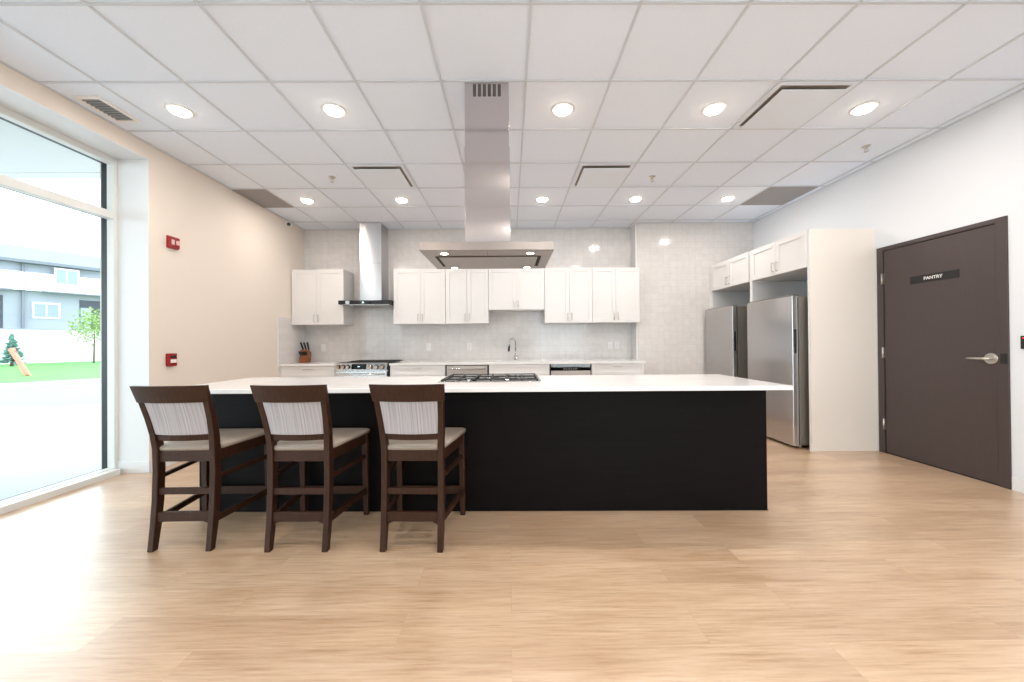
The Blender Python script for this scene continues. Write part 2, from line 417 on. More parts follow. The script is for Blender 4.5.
for x, n_ in zip(LX, names5):
    downlight(x, 2.985, 'bright round downlight in the front ceiling row, ' + n_, 'round recessed downlights')
names5b = ('beside the grey grille panel over the left wall', 'over the wall range hood side', 'above the sink wall cabinets', 'third from the right wall side above far tiles', 'beside the grey grille panel near the right wall')
names5b = ('beside the left grey return panel', 'behind the left square diffuser', 'between the island hood duct and right diffuser', 'behind the right square diffuser', 'beside the right grey return panel')
for x, n_ in zip(LX, names5b):
    downlight(x, 4.86, 'small round downlight in the back ceiling row, ' + n_, 'round recessed downlights')
for y in (1.12, -0.72, -2.55):
    for x in LX:
        downlight(x, y, 'round downlight in the ceiling behind the viewer', 'downlights behind the viewer')

# sprinklers
def sprinkler(x, y, label, first=[]):
    if not first:
        e = empty('fire_sprinkler', (x, y, CE+0.008))
        MB().lathe((0, 0), [(0.038, 0.0), (0.036, -0.006), (0.018, -0.010), (0.012, -0.010)], 24).build('escutcheon', m_nickel, e)
        MB().cyl((0, 0), 0.009, -0.03, -0.008, 12).tube([(0.009, 0, -0.028), (0.016, 0, -0.038), (0.004, 0, -0.052)], 0.003, 8).tube([(-0.009, 0, -0.028), (-0.016, 0, -0.038), (-0.004, 0, -0.052)], 0.003, 8).build('head', m_nickel, e)
        MB().lathe((0, 0), [(0.004, -0.05), (0.018, -0.053), (0.018, -0.056), (0.004, -0.057)], 16).build('deflector', m_nickel, e)
        first.append(e)
    else:
        e = copy_tree(first[0]); e.location = (x, y, CE+0.008)
    tag(e, label, 'sprinkler', 'ceiling fire sprinklers')
sprinkler(-1.98, 4.19, 'small metal fire sprinkler on the ceiling left of the hoods')
sprinkler(1.642, 4.22, 'small metal fire sprinkler right of the right small diffuser')
sprinkler(3.477, 3.575, 'small metal fire sprinkler on the ceiling near the right wall')

# square plaque diffusers: white cone, dark gap, dropped plaque
def diffuser(x0, x1, y0, y1, label):
    e = empty('ceiling_diffuser', ((x0+x1)/2, (y0+y1)/2, CE)); h = (x1-x0)/2 - 0.012
    # frame lip
    a, b_ = h, h-0.035
    m = MB()
    m.box(-a, a, -a, -b_, -0.002, 0.012).box(-a, a, b_, a, -0.002, 0.012).box(-a, -b_, -b_, b_, -0.002, 0.012).box(b_, a, -b_, b_, -0.002, 0.012)
    m.build('diffuser_frame', m_diffuser_white, e)
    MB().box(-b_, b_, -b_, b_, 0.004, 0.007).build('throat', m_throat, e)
    p = b_-0.016
    MB().box(-p, p, -p, p, -0.026, -0.020).build('plaque', m_diffuser_white, e, bevel=0.002)
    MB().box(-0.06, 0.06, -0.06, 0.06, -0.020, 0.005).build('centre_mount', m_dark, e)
    tag(e, label, 'air diffuser', 'square plaque ceiling diffusers')
diffuser(1.964, 2.574, 2.656, 3.266, 'large square white air diffuser between two right front downlights')
diffuser(-1.694, -1.084, 3.876, 4.485, 'square white air diffuser on ceiling left of the island hood')
diffuser(0.745, 1.354, 3.876, 4.485, 'square white air diffuser on ceiling right of the island hood')

# linear supply vent beside the window
e = empty('ceiling_vent', (-3.165, 2.965, CE+0.008)); tag(e, 'white slatted supply vent in the ceiling above the window', 'vent')
m = MB(); X_, Y_ = 0.10, 0.165
m.box(-X_, X_, -Y_, -Y_+0.03, -0.012, 0).box(-X_, X_, Y_-0.03, Y_, -0.012, 0).box(-X_, -X_+0.03, -Y_+0.03, Y_-0.03, -0.012, 0).box(X_-0.03, X_, -Y_+0.03, Y_-0.03, -0.012, 0)
m.build('vent_frame', m_white_pl, e, bevel=0.002)
MB().box(-X_+0.03, X_-0.03, -Y_+0.03, Y_-0.03, -0.002, -0.001).build('vent_throat', m_dark, e)
m = MB()
for k in range(9):
    y = -Y_+0.045 + k*0.030
    m.beam((-X_+0.03, y, -0.008), (X_-0.03, y, -0.008), 0.013, 0.002, up=(0, 0.75, 0.66))
m.build('vent_slats', m_slat, e)

# grey perforated return panels
def return_panel(x0, x1, label):
    e = empty('return_air_panel', ((x0+x1)/2, 4.79, CE)); h = (x1-x0)/2; tag(e, label, 'return air panel', 'grey return air panels')
    hy = 0.297
    MB().box(-h, h, -hy, hy, 0.0, 0.006).build('perforated_face', m_grille, e)
    m = MB().box(-h, h, -hy, -hy+0.012, -0.002, 0.0).box(-h, h, hy-0.012, hy, -0.002, 0.0).box(-h, -h+0.012, -hy, hy, -0.002, 0).box(h-0.012, h, -hy, hy, -0.002, 0)
    m.build('panel_frame', m_grille, e)
return_panel(XL+0.004, -2.922, 'grey perforated return panel in the ceiling beside the left wall')
return_panel(3.195, 3.78, 'grey perforated return panel in the ceiling near the right wall')

# ------------------------------------------------------------------ island
IA = math.radians(-1.1)
isl = (1.788, 2.334)
W_I, D_I = 4.08, 0.868
e = empty('kitchen_island', (isl[0], isl[1], 0), IA); tag(e, 'long black kitchen island base under the white worktop', 'kitchen island')
BY0, BY1 = 0.228, D_I-0.02
MB().box(-W_I+0.098, -0.018, BY0, BY1, 0.0, 0.855).build('island_base', m_black, e, bevel=0.002)
m = MB()
for k in range(5):
    x = -W_I+0.10 + k*0.785
    m.box(x, x+0.76, BY1, BY1+0.018, 0.10, 0.845)
m.build('rear_doors', m_black, e, bevel=0.002)
MB().box(-W_I+0.096, -0.016, BY0-0.004, BY0, 0.0, 0.004).build('floor_seal', m_black, e)
e = empty('island_worktop', (isl[0], isl[1], 0.855), IA); tag(e, 'long white quartz worktop on the black island', 'worktop')
MB().box(-W_I, 0, 0, D_I, 0.002, 0.030).build('slab', m_ctop, e, bevel=0.003)

# island cooktop
e = empty('gas_cooktop', (-0.145, 2.70, 0.885), IA); tag(e, 'black and steel gas cooktop set in the island worktop', 'cooktop')
MB().box(-0.375, 0.375, -0.02, 0.51, 0.0, 0.009).build('steel_tray', m_steel, e, bevel=0.003)
MB().box(-0.355, 0.355, 0.0, 0.49, 0.009, 0.011).build('black_surface', m_blackgloss, e)
for (bx, by, r) in ((-0.24, 0.14, 0.04), (-0.24, 0.37, 0.032), (0.0, 0.25, 0.055), (0.24, 0.14, 0.032), (0.24, 0.37, 0.04)):
    bn = MB().cyl((bx, by), r, 0.011, 0.014, 24).build('burner', m_steel, e)
    MB().cyl((bx, by), r*0.75, 0.014, 0.017, 24).build('burner_cap', m_iron, bn)
for gx in (-0.235, 0.0, 0.235):
    m = MB(); a = 0.114
    for yy in (0.01, 0.25, 0.48): m.box(gx-a, gx+a, yy-0.005, yy+0.005, 0.016, 0.023)
    for xx in (-a, 0, a): m.box(gx+xx-0.005, gx+xx+0.005, 0.005, 0.485, 0.016, 0.023)
    for xx in (-a, a):
        for yy in (0.01, 0.48): m.box(gx+xx-0.006, gx+xx+0.006, yy-0.006, yy+0.006, 0.009, 0.017)
    m.build('grate', m_iron, e)
for kx in (-0.15, 0.13):
    MB().cyl((kx, -0.004), 0.013, 0.009, 0.024, 18).build('knob', m_chrome, e)

# ------------------------------------------------------------------ island range hood
hx, hy = -0.148, 2.84
e = empty('island_range_hood', (hx, hy, 0)); tag(e, 'stainless island range hood hanging from the ceiling over the cooktop', 'range hood')
cw, c0 = 0.1625, -0.18
MB().box(-cw, cw, c0, 0.15, 1.852, 2.58).build('lower_chimney', m_steel_island, e, bevel=0.0015)
uc = MB().box(-cw+0.004, cw-0.004, c0+0.004, 0.146, 2.58, CE+0.02).build('upper_chimney', m_steel_island, e, bevel=0.0015)
m = MB()
for k in range(6):
    x = -0.0985 + k*0.0355
    m.box(x, x+0.023, c0+0.0025, c0+0.006, 2.942, 3.030)
m.build('vent_slots', m_slot, uc)
HW, h0, h1 = 0.456, -0.335, 0.305
MB().box(-HW, HW, h0, h1, 1.798, 1.852).build('canopy', m_steel_hood, e, bevel=0.002)
# underside: recessed slot frame and filter panel
m = MB()
sx, s0, s1 = 0.385, -0.155, 0.195
m.box(-sx, sx, s0, s1, 1.7965, 1.7985)
m.build('suction_slot', m_dark, e)
MB().box(-sx+0.028, sx-0.028, s0+0.008, s1-0.008, 1.790, 1.7965).build('filter_panel', m_steel_hood, e, bevel=0.001)
m = MB().box(-0.001, 0.001, h0+0.01, s0, 1.7972, 1.798)
m.build('seam', m_dark, e)
for lx, ly in ((-0.30, -0.245), (0.30, -0.245), (-0.30, 0.25), (0.30, 0.25)):
    r_ = MB().lathe((lx, ly), [(0.024, 1.797), (0.026, 1.794), (0.034, 1.796), (0.034, 1.798)], 24).build('lamp_ring', m_chrome, e)
    MB().cyl((lx, ly), 0.024, 1.7945, 1.7975, 24).build('lamp_lens', m_led, r_)
    d = bpy.data.lights.new('lamp', 'AREA'); d.shape = 'DISK'; d.size = 0.045; d.energy = 1.3; d.color = LAMP_COLOR
    l = bpy.data.objects.new('lamp', d); COL.objects.link(l); l.parent = e; l.location = (lx, ly, 1.792)

# ------------------------------------------------------------------ cabinets
def shaker(m, x0, x1, z0, z1, y=0.0, rail=0.06, t=0.02):
    """door or drawer front whose face is at y-t, frame with sunk panel"""
    m.box(x0, x1, y-t+0.008, y, z0, z1)
    m.box(x0, x0+rail, y-t, y-t+0.008, z0, z1).box(x1-rail, x1, y-t, y-t+0.008, z0, z1)
    m.box(x0+rail, x1-rail, y-t, y-t+0.008, z0, z0+rail).box(x0+rail, x1-rail, y-t, y-t+0.008, z1-rail, z1)
    return m
def pull(p, q, parent, m_=None, off=0.03):
    """bar handle between p and q standing off toward -y"""
    p, q = Vector(p), Vector(q); d = (q-p).normalized(); o = Vector((0, -off, 0))
    m = MB().tube([p, p+o*0.8, p+o+d*0.008, q+o-d*0.008, q+o*0.8, q], 0.0048, 10)
    return m.build('handle', m_ or m_nickel, parent)
def wall_cabinet(name, x0, x1, yf, yb, z0, z1, split, label, handle=True, loc=None, rz=0, cat='cabinet', group=None):
    """x measured from the thing's base; front at local y=0 facing -y"""
    wdt = x1-x0; e = empty(name, loc or (x0, yf, z0), rz); tag(e, label, cat, group)
    h = z1-z0; dpt = yb-yf
    MB().box(0, wdt, 0.0, dpt, 0, h).build('carcass', m_cab, e, bevel=0.001)
    s = split-x0
    for a, b_, hs in ((0.002, s-0.0015, -1), (s+0.0015, wdt-0.002, 1)):
        d = shaker(MB(), a, b_, 0.002, h-0.002, -0.001).build('door', m_cab, e, bevel=0.0012)
        hx_ = s + hs*0.032
        if handle: pull((hx_, -0.02, 0.045), (hx_, -0.02, 0.145), d)
    return e
YU = 5.737
G = 'white shaker wall cabinets'
wall_cabinet('wall_cabinet', XL+0.010, -2.535, YU, YB-0.002, 1.474, 2.322, -2.948, 'white two-door wall cabinet in the left corner, above the knife block', group=G)
wall_cabinet('wall_cabinet', -1.772, -0.974, YU, YB-0.002, 1.474, 2.322, -1.362, 'white two-door wall cabinet just right of the wall range hood', group=G)
wall_cabinet('wall_cabinet', -0.972, -0.316, YU, YB-0.002, 1.474, 2.322, -0.644, 'white two-door wall cabinet left of the short cabinet over the sink', group=G)
wall_cabinet('wall_cabinet', -0.314, 0.550, YU, YB-0.002, 1.680, 2.322, 0.113, 'shorter white two-door wall cabinet above the sink faucet', group=G)
wall_cabinet('wall_cabinet', 0.552, 1.283, YU, YB-0.002, 1.474, 2.322, 0.931, 'white two-door wall cabinet just right of the short cabinet over the sink', group=G)
wall_cabinet('wall_cabinet', 1.285, 2.015, YU, YB2-0.002, 1.474, 2.322, 1.646, 'white two-door wall cabinet at the right end of the row', group=G)

def base_cabinet(x0, x1, layout, label):
    e = empty('base_cabinet', (x0, 5.445, 0)); tag(e, label, 'cabinet', 'white base cabinets'); wdt = x1-x0
    if layout == 'drawers': cm_ = MB().box(0, wdt, 0.0, 0.60, 0.10, 0.855)
    else: cm_ = MB().box(0, 0.018, 0, 0.60, 0.10, 0.855).box(wdt-0.018, wdt, 0, 0.60, 0.10, 0.855).box(0.018, wdt-0.018, 0.582, 0.60, 0.10, 0.855).box(0.018, wdt-0.018, 0, 0.582, 0.10, 0.118).box(0.018, wdt-0.018, 0, 0.018, 0.69, 0.855)
    cm_.box(0.0, wdt, 0.06, 0.60, 0, 0.10).build('carcass', m_cab, e, bevel=0.001)
    if layout == 'drawers':
        for z0, z1 in ((0.705, 0.850), (0.41, 0.702), (0.105, 0.407)):
            d = shaker(MB(), 0.002, wdt-0.002, z0, z1, -0.001, 0.035).build('drawer', m_cab, e, bevel=0.0012)
            zz = (z0+z1)/2 if z0 < 0.6 else 0.812
            pull((wdt/2-0.06, -0.02, zz), (wdt/2+0.06, -0.02, zz), d)
    else:
        d = shaker(MB(), 0.002, wdt-0.002, 0.705, 0.850, -0.001, 0.035).build('front_panel', m_cab, e, bevel=0.0012)
        for a, b_, hs in ((0.002, wdt/2-0.0015, -1), (wdt/2+0.0015, wdt-0.002, 1)):
            d = shaker(MB(), a, b_, 0.105, 0.702, -0.001).build('door', m_cab, e, bevel=0.0012)
            pull((wdt/2+hs*0.03, -0.02, 0.55), (wdt/2+hs*0.03, -0.02, 0.65), d)
    return e
base_cabinet(XL+0.012, -2.537, 'drawers', 'white drawer cabinet in the left corner, below the knife block')
base_cabinet(-1.735, -0.937, 'drawers', 'white drawer cabinet between the range and the left dishwasher')
base_cabinet(-0.300, 0.585, 'doors', 'white sink cabinet between the two dishwashers')
base_cabinet(1.200, 1.965, 'drawers', 'white drawer cabinet at the right end of the back counter')

# back worktops, split by the range
e = empty('back_worktop', (0, 0, 0.857)); tag(e, 'short white worktop in the left corner under the knife block', 'worktop', 'white back worktops')
MB().box(XL+0.009, -2.535, 5.41, YB-0.001, 0, 0.03).build('slab', m_ctop, e, bevel=0.003)
e = empty('back_worktop', (0, 0, 0.857)); tag(e, 'long white worktop with the sink along the back wall', 'worktop', 'white back worktops')
sx0, sx1, sy0, sy1 = -0.22, 0.50, 5.50, 5.90
MB().box(-1.745, sx0, 5.41, YB-0.001, 0, 0.03).box(sx1, 1.99, 5.41, YB2-0.001, 0, 0.03).box(sx1, XJ-0.014, YB2-0.001, YB-0.001, 0, 0.03).box(sx0, sx1, 5.41, sy0, 0, 0.03).box(sx0, sx1, sy1, YB-0.001, 0, 0.03).build('slab', m_ctop, e)
e = empty('sink', (0, 0, 0.857)); tag(e, 'undermount steel sink in the long back worktop', 'sink')
MB().box(sx0-0.01, sx0, sy0-0.01, sy1+0.01, -0.20, -0.002).box(sx1, sx1+0.01, sy0-0.01, sy1+0.01, -0.20, -0.002).box(sx0, sx1, sy0-0.01, sy0, -0.20, -0.002).box(sx0, sx1, sy1, sy1+0.01, -0.20, -0.002).box(sx0, sx1, sy0, sy1, -0.20, -0.19).build('basin', m_steel, e)
MB().cyl((0.14, 5.72), 0.045, -0.19, -0.186, 24).build('drain', m_chrome, e)

# faucet
e = empty('faucet', (0.10, 5.965, 0.887)); tag(e, 'chrome gooseneck faucet behind the sink on the back worktop', 'faucet')
MB().lathe((0, 0), [(0.028, 0), (0.028, 0.008), (0.020, 0.014), (0.019, 0.09), (0.015, 0.10)], 24).build('faucet_body', m_chrome, e)
pts = [(0, 0, 0.10), (0, 0, 0.27)]
for k in range(1, 11):
    a = PI*k/10; R_ = 0.068
    t = R_*(1-math.cos(a)); pts.append((-t*0.72, -t*0.69, 0.27+R_*1.2*math.sin(a)))
pts.append((-0.136*0.74, -0.136*0.71, 0.235))
MB().tube(pts, 0.013, 12).build('spout', m_chrome, e)
MB().tube([(-0.101, -0.097, 0.235), (-0.106, -0.102, 0.20), (-0.110, -0.106, 0.15)], [0.013, 0.017, 0.015], 14).build('spray_head', m_blackmatte, e)
MB().tube([(0.015, 0, 0.06), (0.045, 0, 0.068), (0.085, -0.01, 0.10)], [0.012, 0.010, 0.006], 12).build('lever', m_chrome, e)

# range
e = empty('range', (-2.529, 5.40, 0)); tag(e, 'stainless slide-in range with six knobs below the wall hood', 'stove')
RW = 0.757
MB().box(0, RW, 0.045, 0.685, 0.03, 0.885).build('range_body', m_steel, e, bevel=0.002)
MB().box(0.01, RW-0.01, 0.02, 0.66, 0.0, 0.03).build('toe_base', m_blackmatte, e)
MB().prism([(-0.010, 0.79), (0.012, 0.892), (0.045, 0.900), (0.045, 0.79)], 0.0, RW, 'x').build('control_panel', m_steel_polished, e, bevel=0.002)
MB().prism([(-0.0125, 0.808), (0.0055, 0.884), (0.008, 0.884), (-0.008, 0.808)], 0.245, 0.455, 'x').build('display', m_blackgloss, e)
MB().box(0.335, 0.365, -0.0085, -0.003, 0.842, 0.850).build('clock_digits', m_led_blue, e)
for kx in (0.055, 0.125, 0.195, 0.520, 0.605, 0.690):
    kb = MB().tube([(kx, 0.002, 0.846), (kx, -0.012, 0.843)], [0.030, 0.030], 24).build('knob', m_blackmatte, e)
    MB().tube([(kx, -0.012, 0.843), (kx, -0.034, 0.838)], [0.025, 0.022], 24).build('knob_grip', m_chrome, kb)
od = MB().box(0.004, RW-0.004, 0.0, 0.044, 0.215, 0.775).build('oven_door', m_steel, e, bevel=0.003)
MB().box(0.09, RW-0.09, -0.003, 0.0, 0.30, 0.62).build('oven_window', m_blackgloss, od)
MB().tube([(0.06, 0, 0.735), (0.06, -0.05, 0.735), (0.09, -0.055, 0.735), (RW-0.09, -0.055, 0.735), (RW-0.06, -0.05, 0.735), (RW-0.06, 0, 0.735)], 0.011, 12).build('handle', m_chrome, od)
MB().box(0.004, RW-0.004, 0.005, 0.044, 0.04, 0.205).build('drawer', m_steel, e, bevel=0.003)
MB().box(0.004, RW-0.004, 0.05, 0.67, 0.885, 0.893).build('cooking_surface', m_blackgloss, e)
for gx in (0.13, 0.378, 0.626):
    m = MB(); a = 0.115
    for yy in (0.08, 0.35, 0.63): m.box(gx-a, gx+a, yy-0.005, yy+0.005, 0.895, 0.901)
    for xx in (-a, 0, a): m.box(gx+xx-0.005, gx+xx+0.005, 0.075, 0.635, 0.895, 0.901)
    for xx in (-a, a):
        for yy in (0.08, 0.63): m.box(gx+xx-0.005, gx+xx+0.005, yy-0.005, yy+0.005, 0.890, 0.896)
    m.build('grate', m_iron, e)
e = empty('griddle_tray', (-1.995, 5.70, 0.902)); tag(e, 'thin dark tray lying across the top of the range', 'tray')
MB().box(-0.36, 0.30, -0.15, 0.15, 0.0, 0.006).box(-0.36, 0.30, -0.15, -0.143, 0.006, 0.020).box(-0.36, 0.30, 0.143, 0.15, 0.006, 0.020).box(-0.36, -0.353, -0.143, 0.143, 0.006, 0.020).box(0.293, 0.30, -0.143, 0.143, 0.006, 0.020).build('tray_pan', m_iron, e, bevel=0.002)
MB().tube([(0.30, -0.05, 0.012), (0.36, -0.045, 0.016), (0.36, 0.045, 0.016), (0.30, 0.05, 0.012)], 0.005, 10).build('tray_handle', m_iron, e)

# black strip standing in for the shade in the gap beside the range
struct(MB().box(-1.770, -1.747, 5.43, 6.04, 0, 0.885).build('range_gap_shade', m_blackmatte))

# dishwashers
def dishwasher(x0, x1, kind, label):
    e = empty('dishwasher', (x0, 5.425, 0)); tag(e, label, 'dishwasher', 'stainless dishwashers'); wd = x1-x0
    MB().box(0, wd, 0.03, 0.60, 0.10, 0.853).box(0.01, wd-0.01, 0.08, 0.6, 0, 0.10).build('tub', m_blackmatte, e)
    if kind == 'bar':
        d = MB().box(0.022, wd-0.022, -0.012, 0.03, 0.11, 0.842).build('door', m_steel_soft, e, bevel=0.003)
        MB().tube([(0.06, -0.012, 0.80), (0.06, -0.05, 0.80), (0.09, -0.055, 0.80), (wd-0.09, -0.055, 0.80), (wd-0.06, -0.05, 0.80), (wd-0.06, -0.012, 0.80)], 0.012, 12).build('handle', m_steel_polished, d)
    else:
        d = MB().box(0.018, wd-0.018, -0.012, 0.03, 0.11, 0.758).build('door', m_steel_soft, e, bevel=0.003)
        c = MB().box(0.018, wd-0.018, -0.012, 0.03, 0.761, 0.806).build('control_strip', m_blackgloss, e, bevel=0.002)
        for k in range(6): MB().box(0.20+k*0.035, 0.212+k*0.035, -0.0135, -0.012, 0.780, 0.789).build('button_mark', m_white_pl, c)
        MB().box(0.018, wd-0.018, -0.004, 0.03, 0.809, 0.852).build('top_strip', m_steel, e)
dishwasher(-0.935, -0.302, 'bar', 'stainless dishwasher with a bar handle, left of the sink cabinet')
dishwasher(0.588, 1.197, 'strip', 'stainless dishwasher with a black control strip, right of the sink cabinet')

# wall range hood
e = empty('wall_range_hood', (-2.13, YB, 0)); tag(e, 'stainless and black glass range hood on the wall above the range', 'range hood')
MB().box(-0.168, 0.164, -0.350, -0.002, 1.826, CE+0.004).build('chimney', m_steel_wall, e, bevel=0.0015)
MB().box(-0.165, 0.161, -0.3505, -0.350, 2.42, 2.423).build('chimney_joint', m_dark, e)
cn = MB().box(-0.435, 0.345, -0.500, -0.02, 1.772, 1.823).build('canopy', m_blackmatte, e, bevel=0.003)
MB().box(-0.435+0.11, -0.435+0.17, -0.5035, -0.500, 1.775, 1.820).build('steel_band', m_steel, cn)
MB().cyl((-0.06, 1.797), 0.014, -0.508, -0.500, 20, 'y').build('control_knob', m_chrome, cn)
MB().box(-0.10, 0.06, -0.502, -0.500, 1.785, 1.812).build('control_display', m_blackgloss, cn)
MB().box(-0.40, 0.32, -0.47, -0.06, 1.766, 1.772).build('filter', m_steel, e)
MB().box(-0.435, 0.365, -0.505, -0.015, 1.823, 1.828).build('glass_top', m_blackgloss, e)

# knife block with its knives
KX, KY, KZ = -3.205, 5.86, 0.888
e = empty('knife_block', (KX, KY, KZ)); tag(e, 'small orange-brown wooden knife block in the left corner', 'knife block')
MB().prism([(-0.055, 0), (0.055, 0), (0.075, 0.16), (-0.020, 0.205), (-0.045, 0.10)], -0.062, 0.062, 'x').build('block', m_blockwood, e, bevel=0.004)
MB().box(-0.035, 0.035, -0.0555, -0.050, 0.02, 0.05).build('front_plate', m_blockwood, e)
def knife(x, y, z, L_, tilt, lab, first=[]):
    if not first:
        k = empty('kitchen_knife', (x, y, z))
        MB().tube([(0, 0, 0.0), (0, -0.004, 0.04), (0, -0.010, 0.085), (0, -0.018, 0.105)], [0.011, 0.014, 0.0135, 0.013], 10).build('grip', m_blackmatte, k)
        MB().box(-0.0085, 0.0085, -0.008, 0.008, -0.008, 0.004).build('bolster', m_chrome, k)
        first.append(k)
    else:
        k = copy_tree(first[0])
    k.location = (x, y, z); k.rotation_euler = (math.radians(22), tilt, 0); k.scale = (1, 1, L_)
    tag(k, lab, 'knife', 'knives in the wooden block')
for i in range(3):
    knife(KX-0.042+i*0.042, KY+0.035, KZ+0.192, 1.3, math.radians((i-1)*4), ('black-handled knife at the top left of the block', 'black-handled knife at the top middle of the block', 'black-handled knife at the top right of the block')[i])
for i in range(5):
    knife(KX-0.048+i*0.024, KY-0.036, KZ+0.115, 0.68, 0, 'short black knife handle in the lower row of the block')

# outlets on the splash wall
def outlet(x, lab, first=[]):
    if not first:
        o = empty('wall_outlet', (x, YB-0.001, 1.115))
        MB().box(-0.036, 0.036, -0.006, 0, -0.058, 0.058).build('cover_plate', m_white_pl, o, bevel=0.002)
        MB().box(-0.017, 0.017, -0.009, -0.006, -0.034, 0.034).build('socket_face', m_trim, o, bevel=0.001)
        first.append(o)
    else:
        o = copy_tree(first[0]); o.location = (x, YB-0.001, 1.115)
    tag(o, lab, 'outlet', 'white outlets on the tiled splash')
outlet(-3.035, 'white wall outlet beside the knife block')
outlet(-1.32, 'white wall outlet under the cabinet next to the wall hood')
outlet(-0.655, 'white wall outlet above the left dishwasher')
outlet(1.07, 'white wall outlet above the right dishwasher')
outlet(1.655, 'left white outlet of the close pair above the right end cabinet')
outlet(1.765, 'right white outlet of the close pair above the right end cabinet')

# ------------------------------------------------------------------ fridges and their surround
PX = 3.183
Y0P, Y1P = 3.905, YB2
e = empty('tall_end_panel', (PX, Y0P, 0)); tag(e, 'tall cream end panel between the near fridge and the brown door', 'cabinet panel', 'fridge surround panels')
MB().box(0, XR-PX-0.001, 0, 0.028, 0, 2.350).build('panel', m_panel, e, bevel=0.0015)
MB().box(-0.004, 0.0, 0.0, 0.028, 0, 2.350).build('edge_band', m_cab, e)
e = empty('fridge_divider_panel', (PX, 4.83, 0)); tag(e, 'white upright divider panel between the two fridges', 'cabinet panel', 'fridge surround panels')
MB().box(0, XR-PX-0.001, 0, 0.05, 0, 2.350).build('panel', m_cab, e, bevel=0.0015)
MB().box(-0.004, 0.0, 0.0, 0.05, 0, 2.350).build('edge_band', m_cab, e)
e = empty('fridge_far_panel', (PX, 5.785, 0)); tag(e, 'white upright panel against the tiles beyond the far fridge', 'cabinet panel', 'fridge surround panels')
MB().box(0, XR-PX-0.001, 0, 0.073, 0, 2.350).build('panel', m_cab, e, bevel=0.0015)
MB().box(-0.004, 0.0, 0.0, 0.073, 0, 2.350).build('edge_band', m_cab, e)
# bridging cabinets face -x: local x runs towards the viewer
def over_cab(ya, yb_, label):
    wd = yb_-ya
    e = wall_cabinet('over_fridge_cabinet', 0, wd, 0, XR-PX-0.002, 1.95, 2.350, wd/2, label, loc=(PX, yb_, 1.95), rz=-PI/2, group='over-fridge cabinets')
over_cab(Y0P+0.030, 4.829, 'white two-door cabinet above the near fridge')
over_cab(4.881, 5.784, 'white two-door cabinet above the far fridge')
def fridge(ya, yb_, label, z1=1.655):
    wd = yb_-ya
    e = empty('refrigerator', (3.062, yb_, 0), -PI/2); tag(e, label, 'fridge', 'stainless single-door fridges')
    MB().box(0.006, wd-0.006, 0.075, 0.75, 0.035, z1-0.004).build('body', m_fridge_side, e, bevel=0.004)
    MB().box(0.012, wd-0.012, 0.062, 0.076, 0.04, z1-0.01).build('door_gasket', m_blackmatte, e)
    d = MB().box(0, wd, 0.0, 0.062, 0.030, z1).build('door', m_steel_fridge, e, bevel=0.005)
    MB().box(wd-0.004, wd+0.001, 0.018, 0.044, 1.035, 1.295).build('pocket_handle', m_blackmatte, d, bevel=0.001)
    MB().box(0.03, wd-0.03, 0.03, 0.09, z1, z1+0.014).build('top_hinge_cover', m_fridge_side, e)
    m = MB()
    for fx in (0.05, wd-0.05): m.cyl((fx, 0.10), 0.018, 0.0, 0.036, 16)
    m.cyl((wd-0.05, 0.65), 0.018, 0, 0.036, 16).cyl((0.05, 0.65), 0.018, 0, 0.036, 16)
    m.build('feet', m_nickel, e)
fridge(4.00, 4.765, 'near stainless fridge beside the tall cream end panel')
fridge(5.075, 5.78, 'far stainless fridge by the tiled wall')

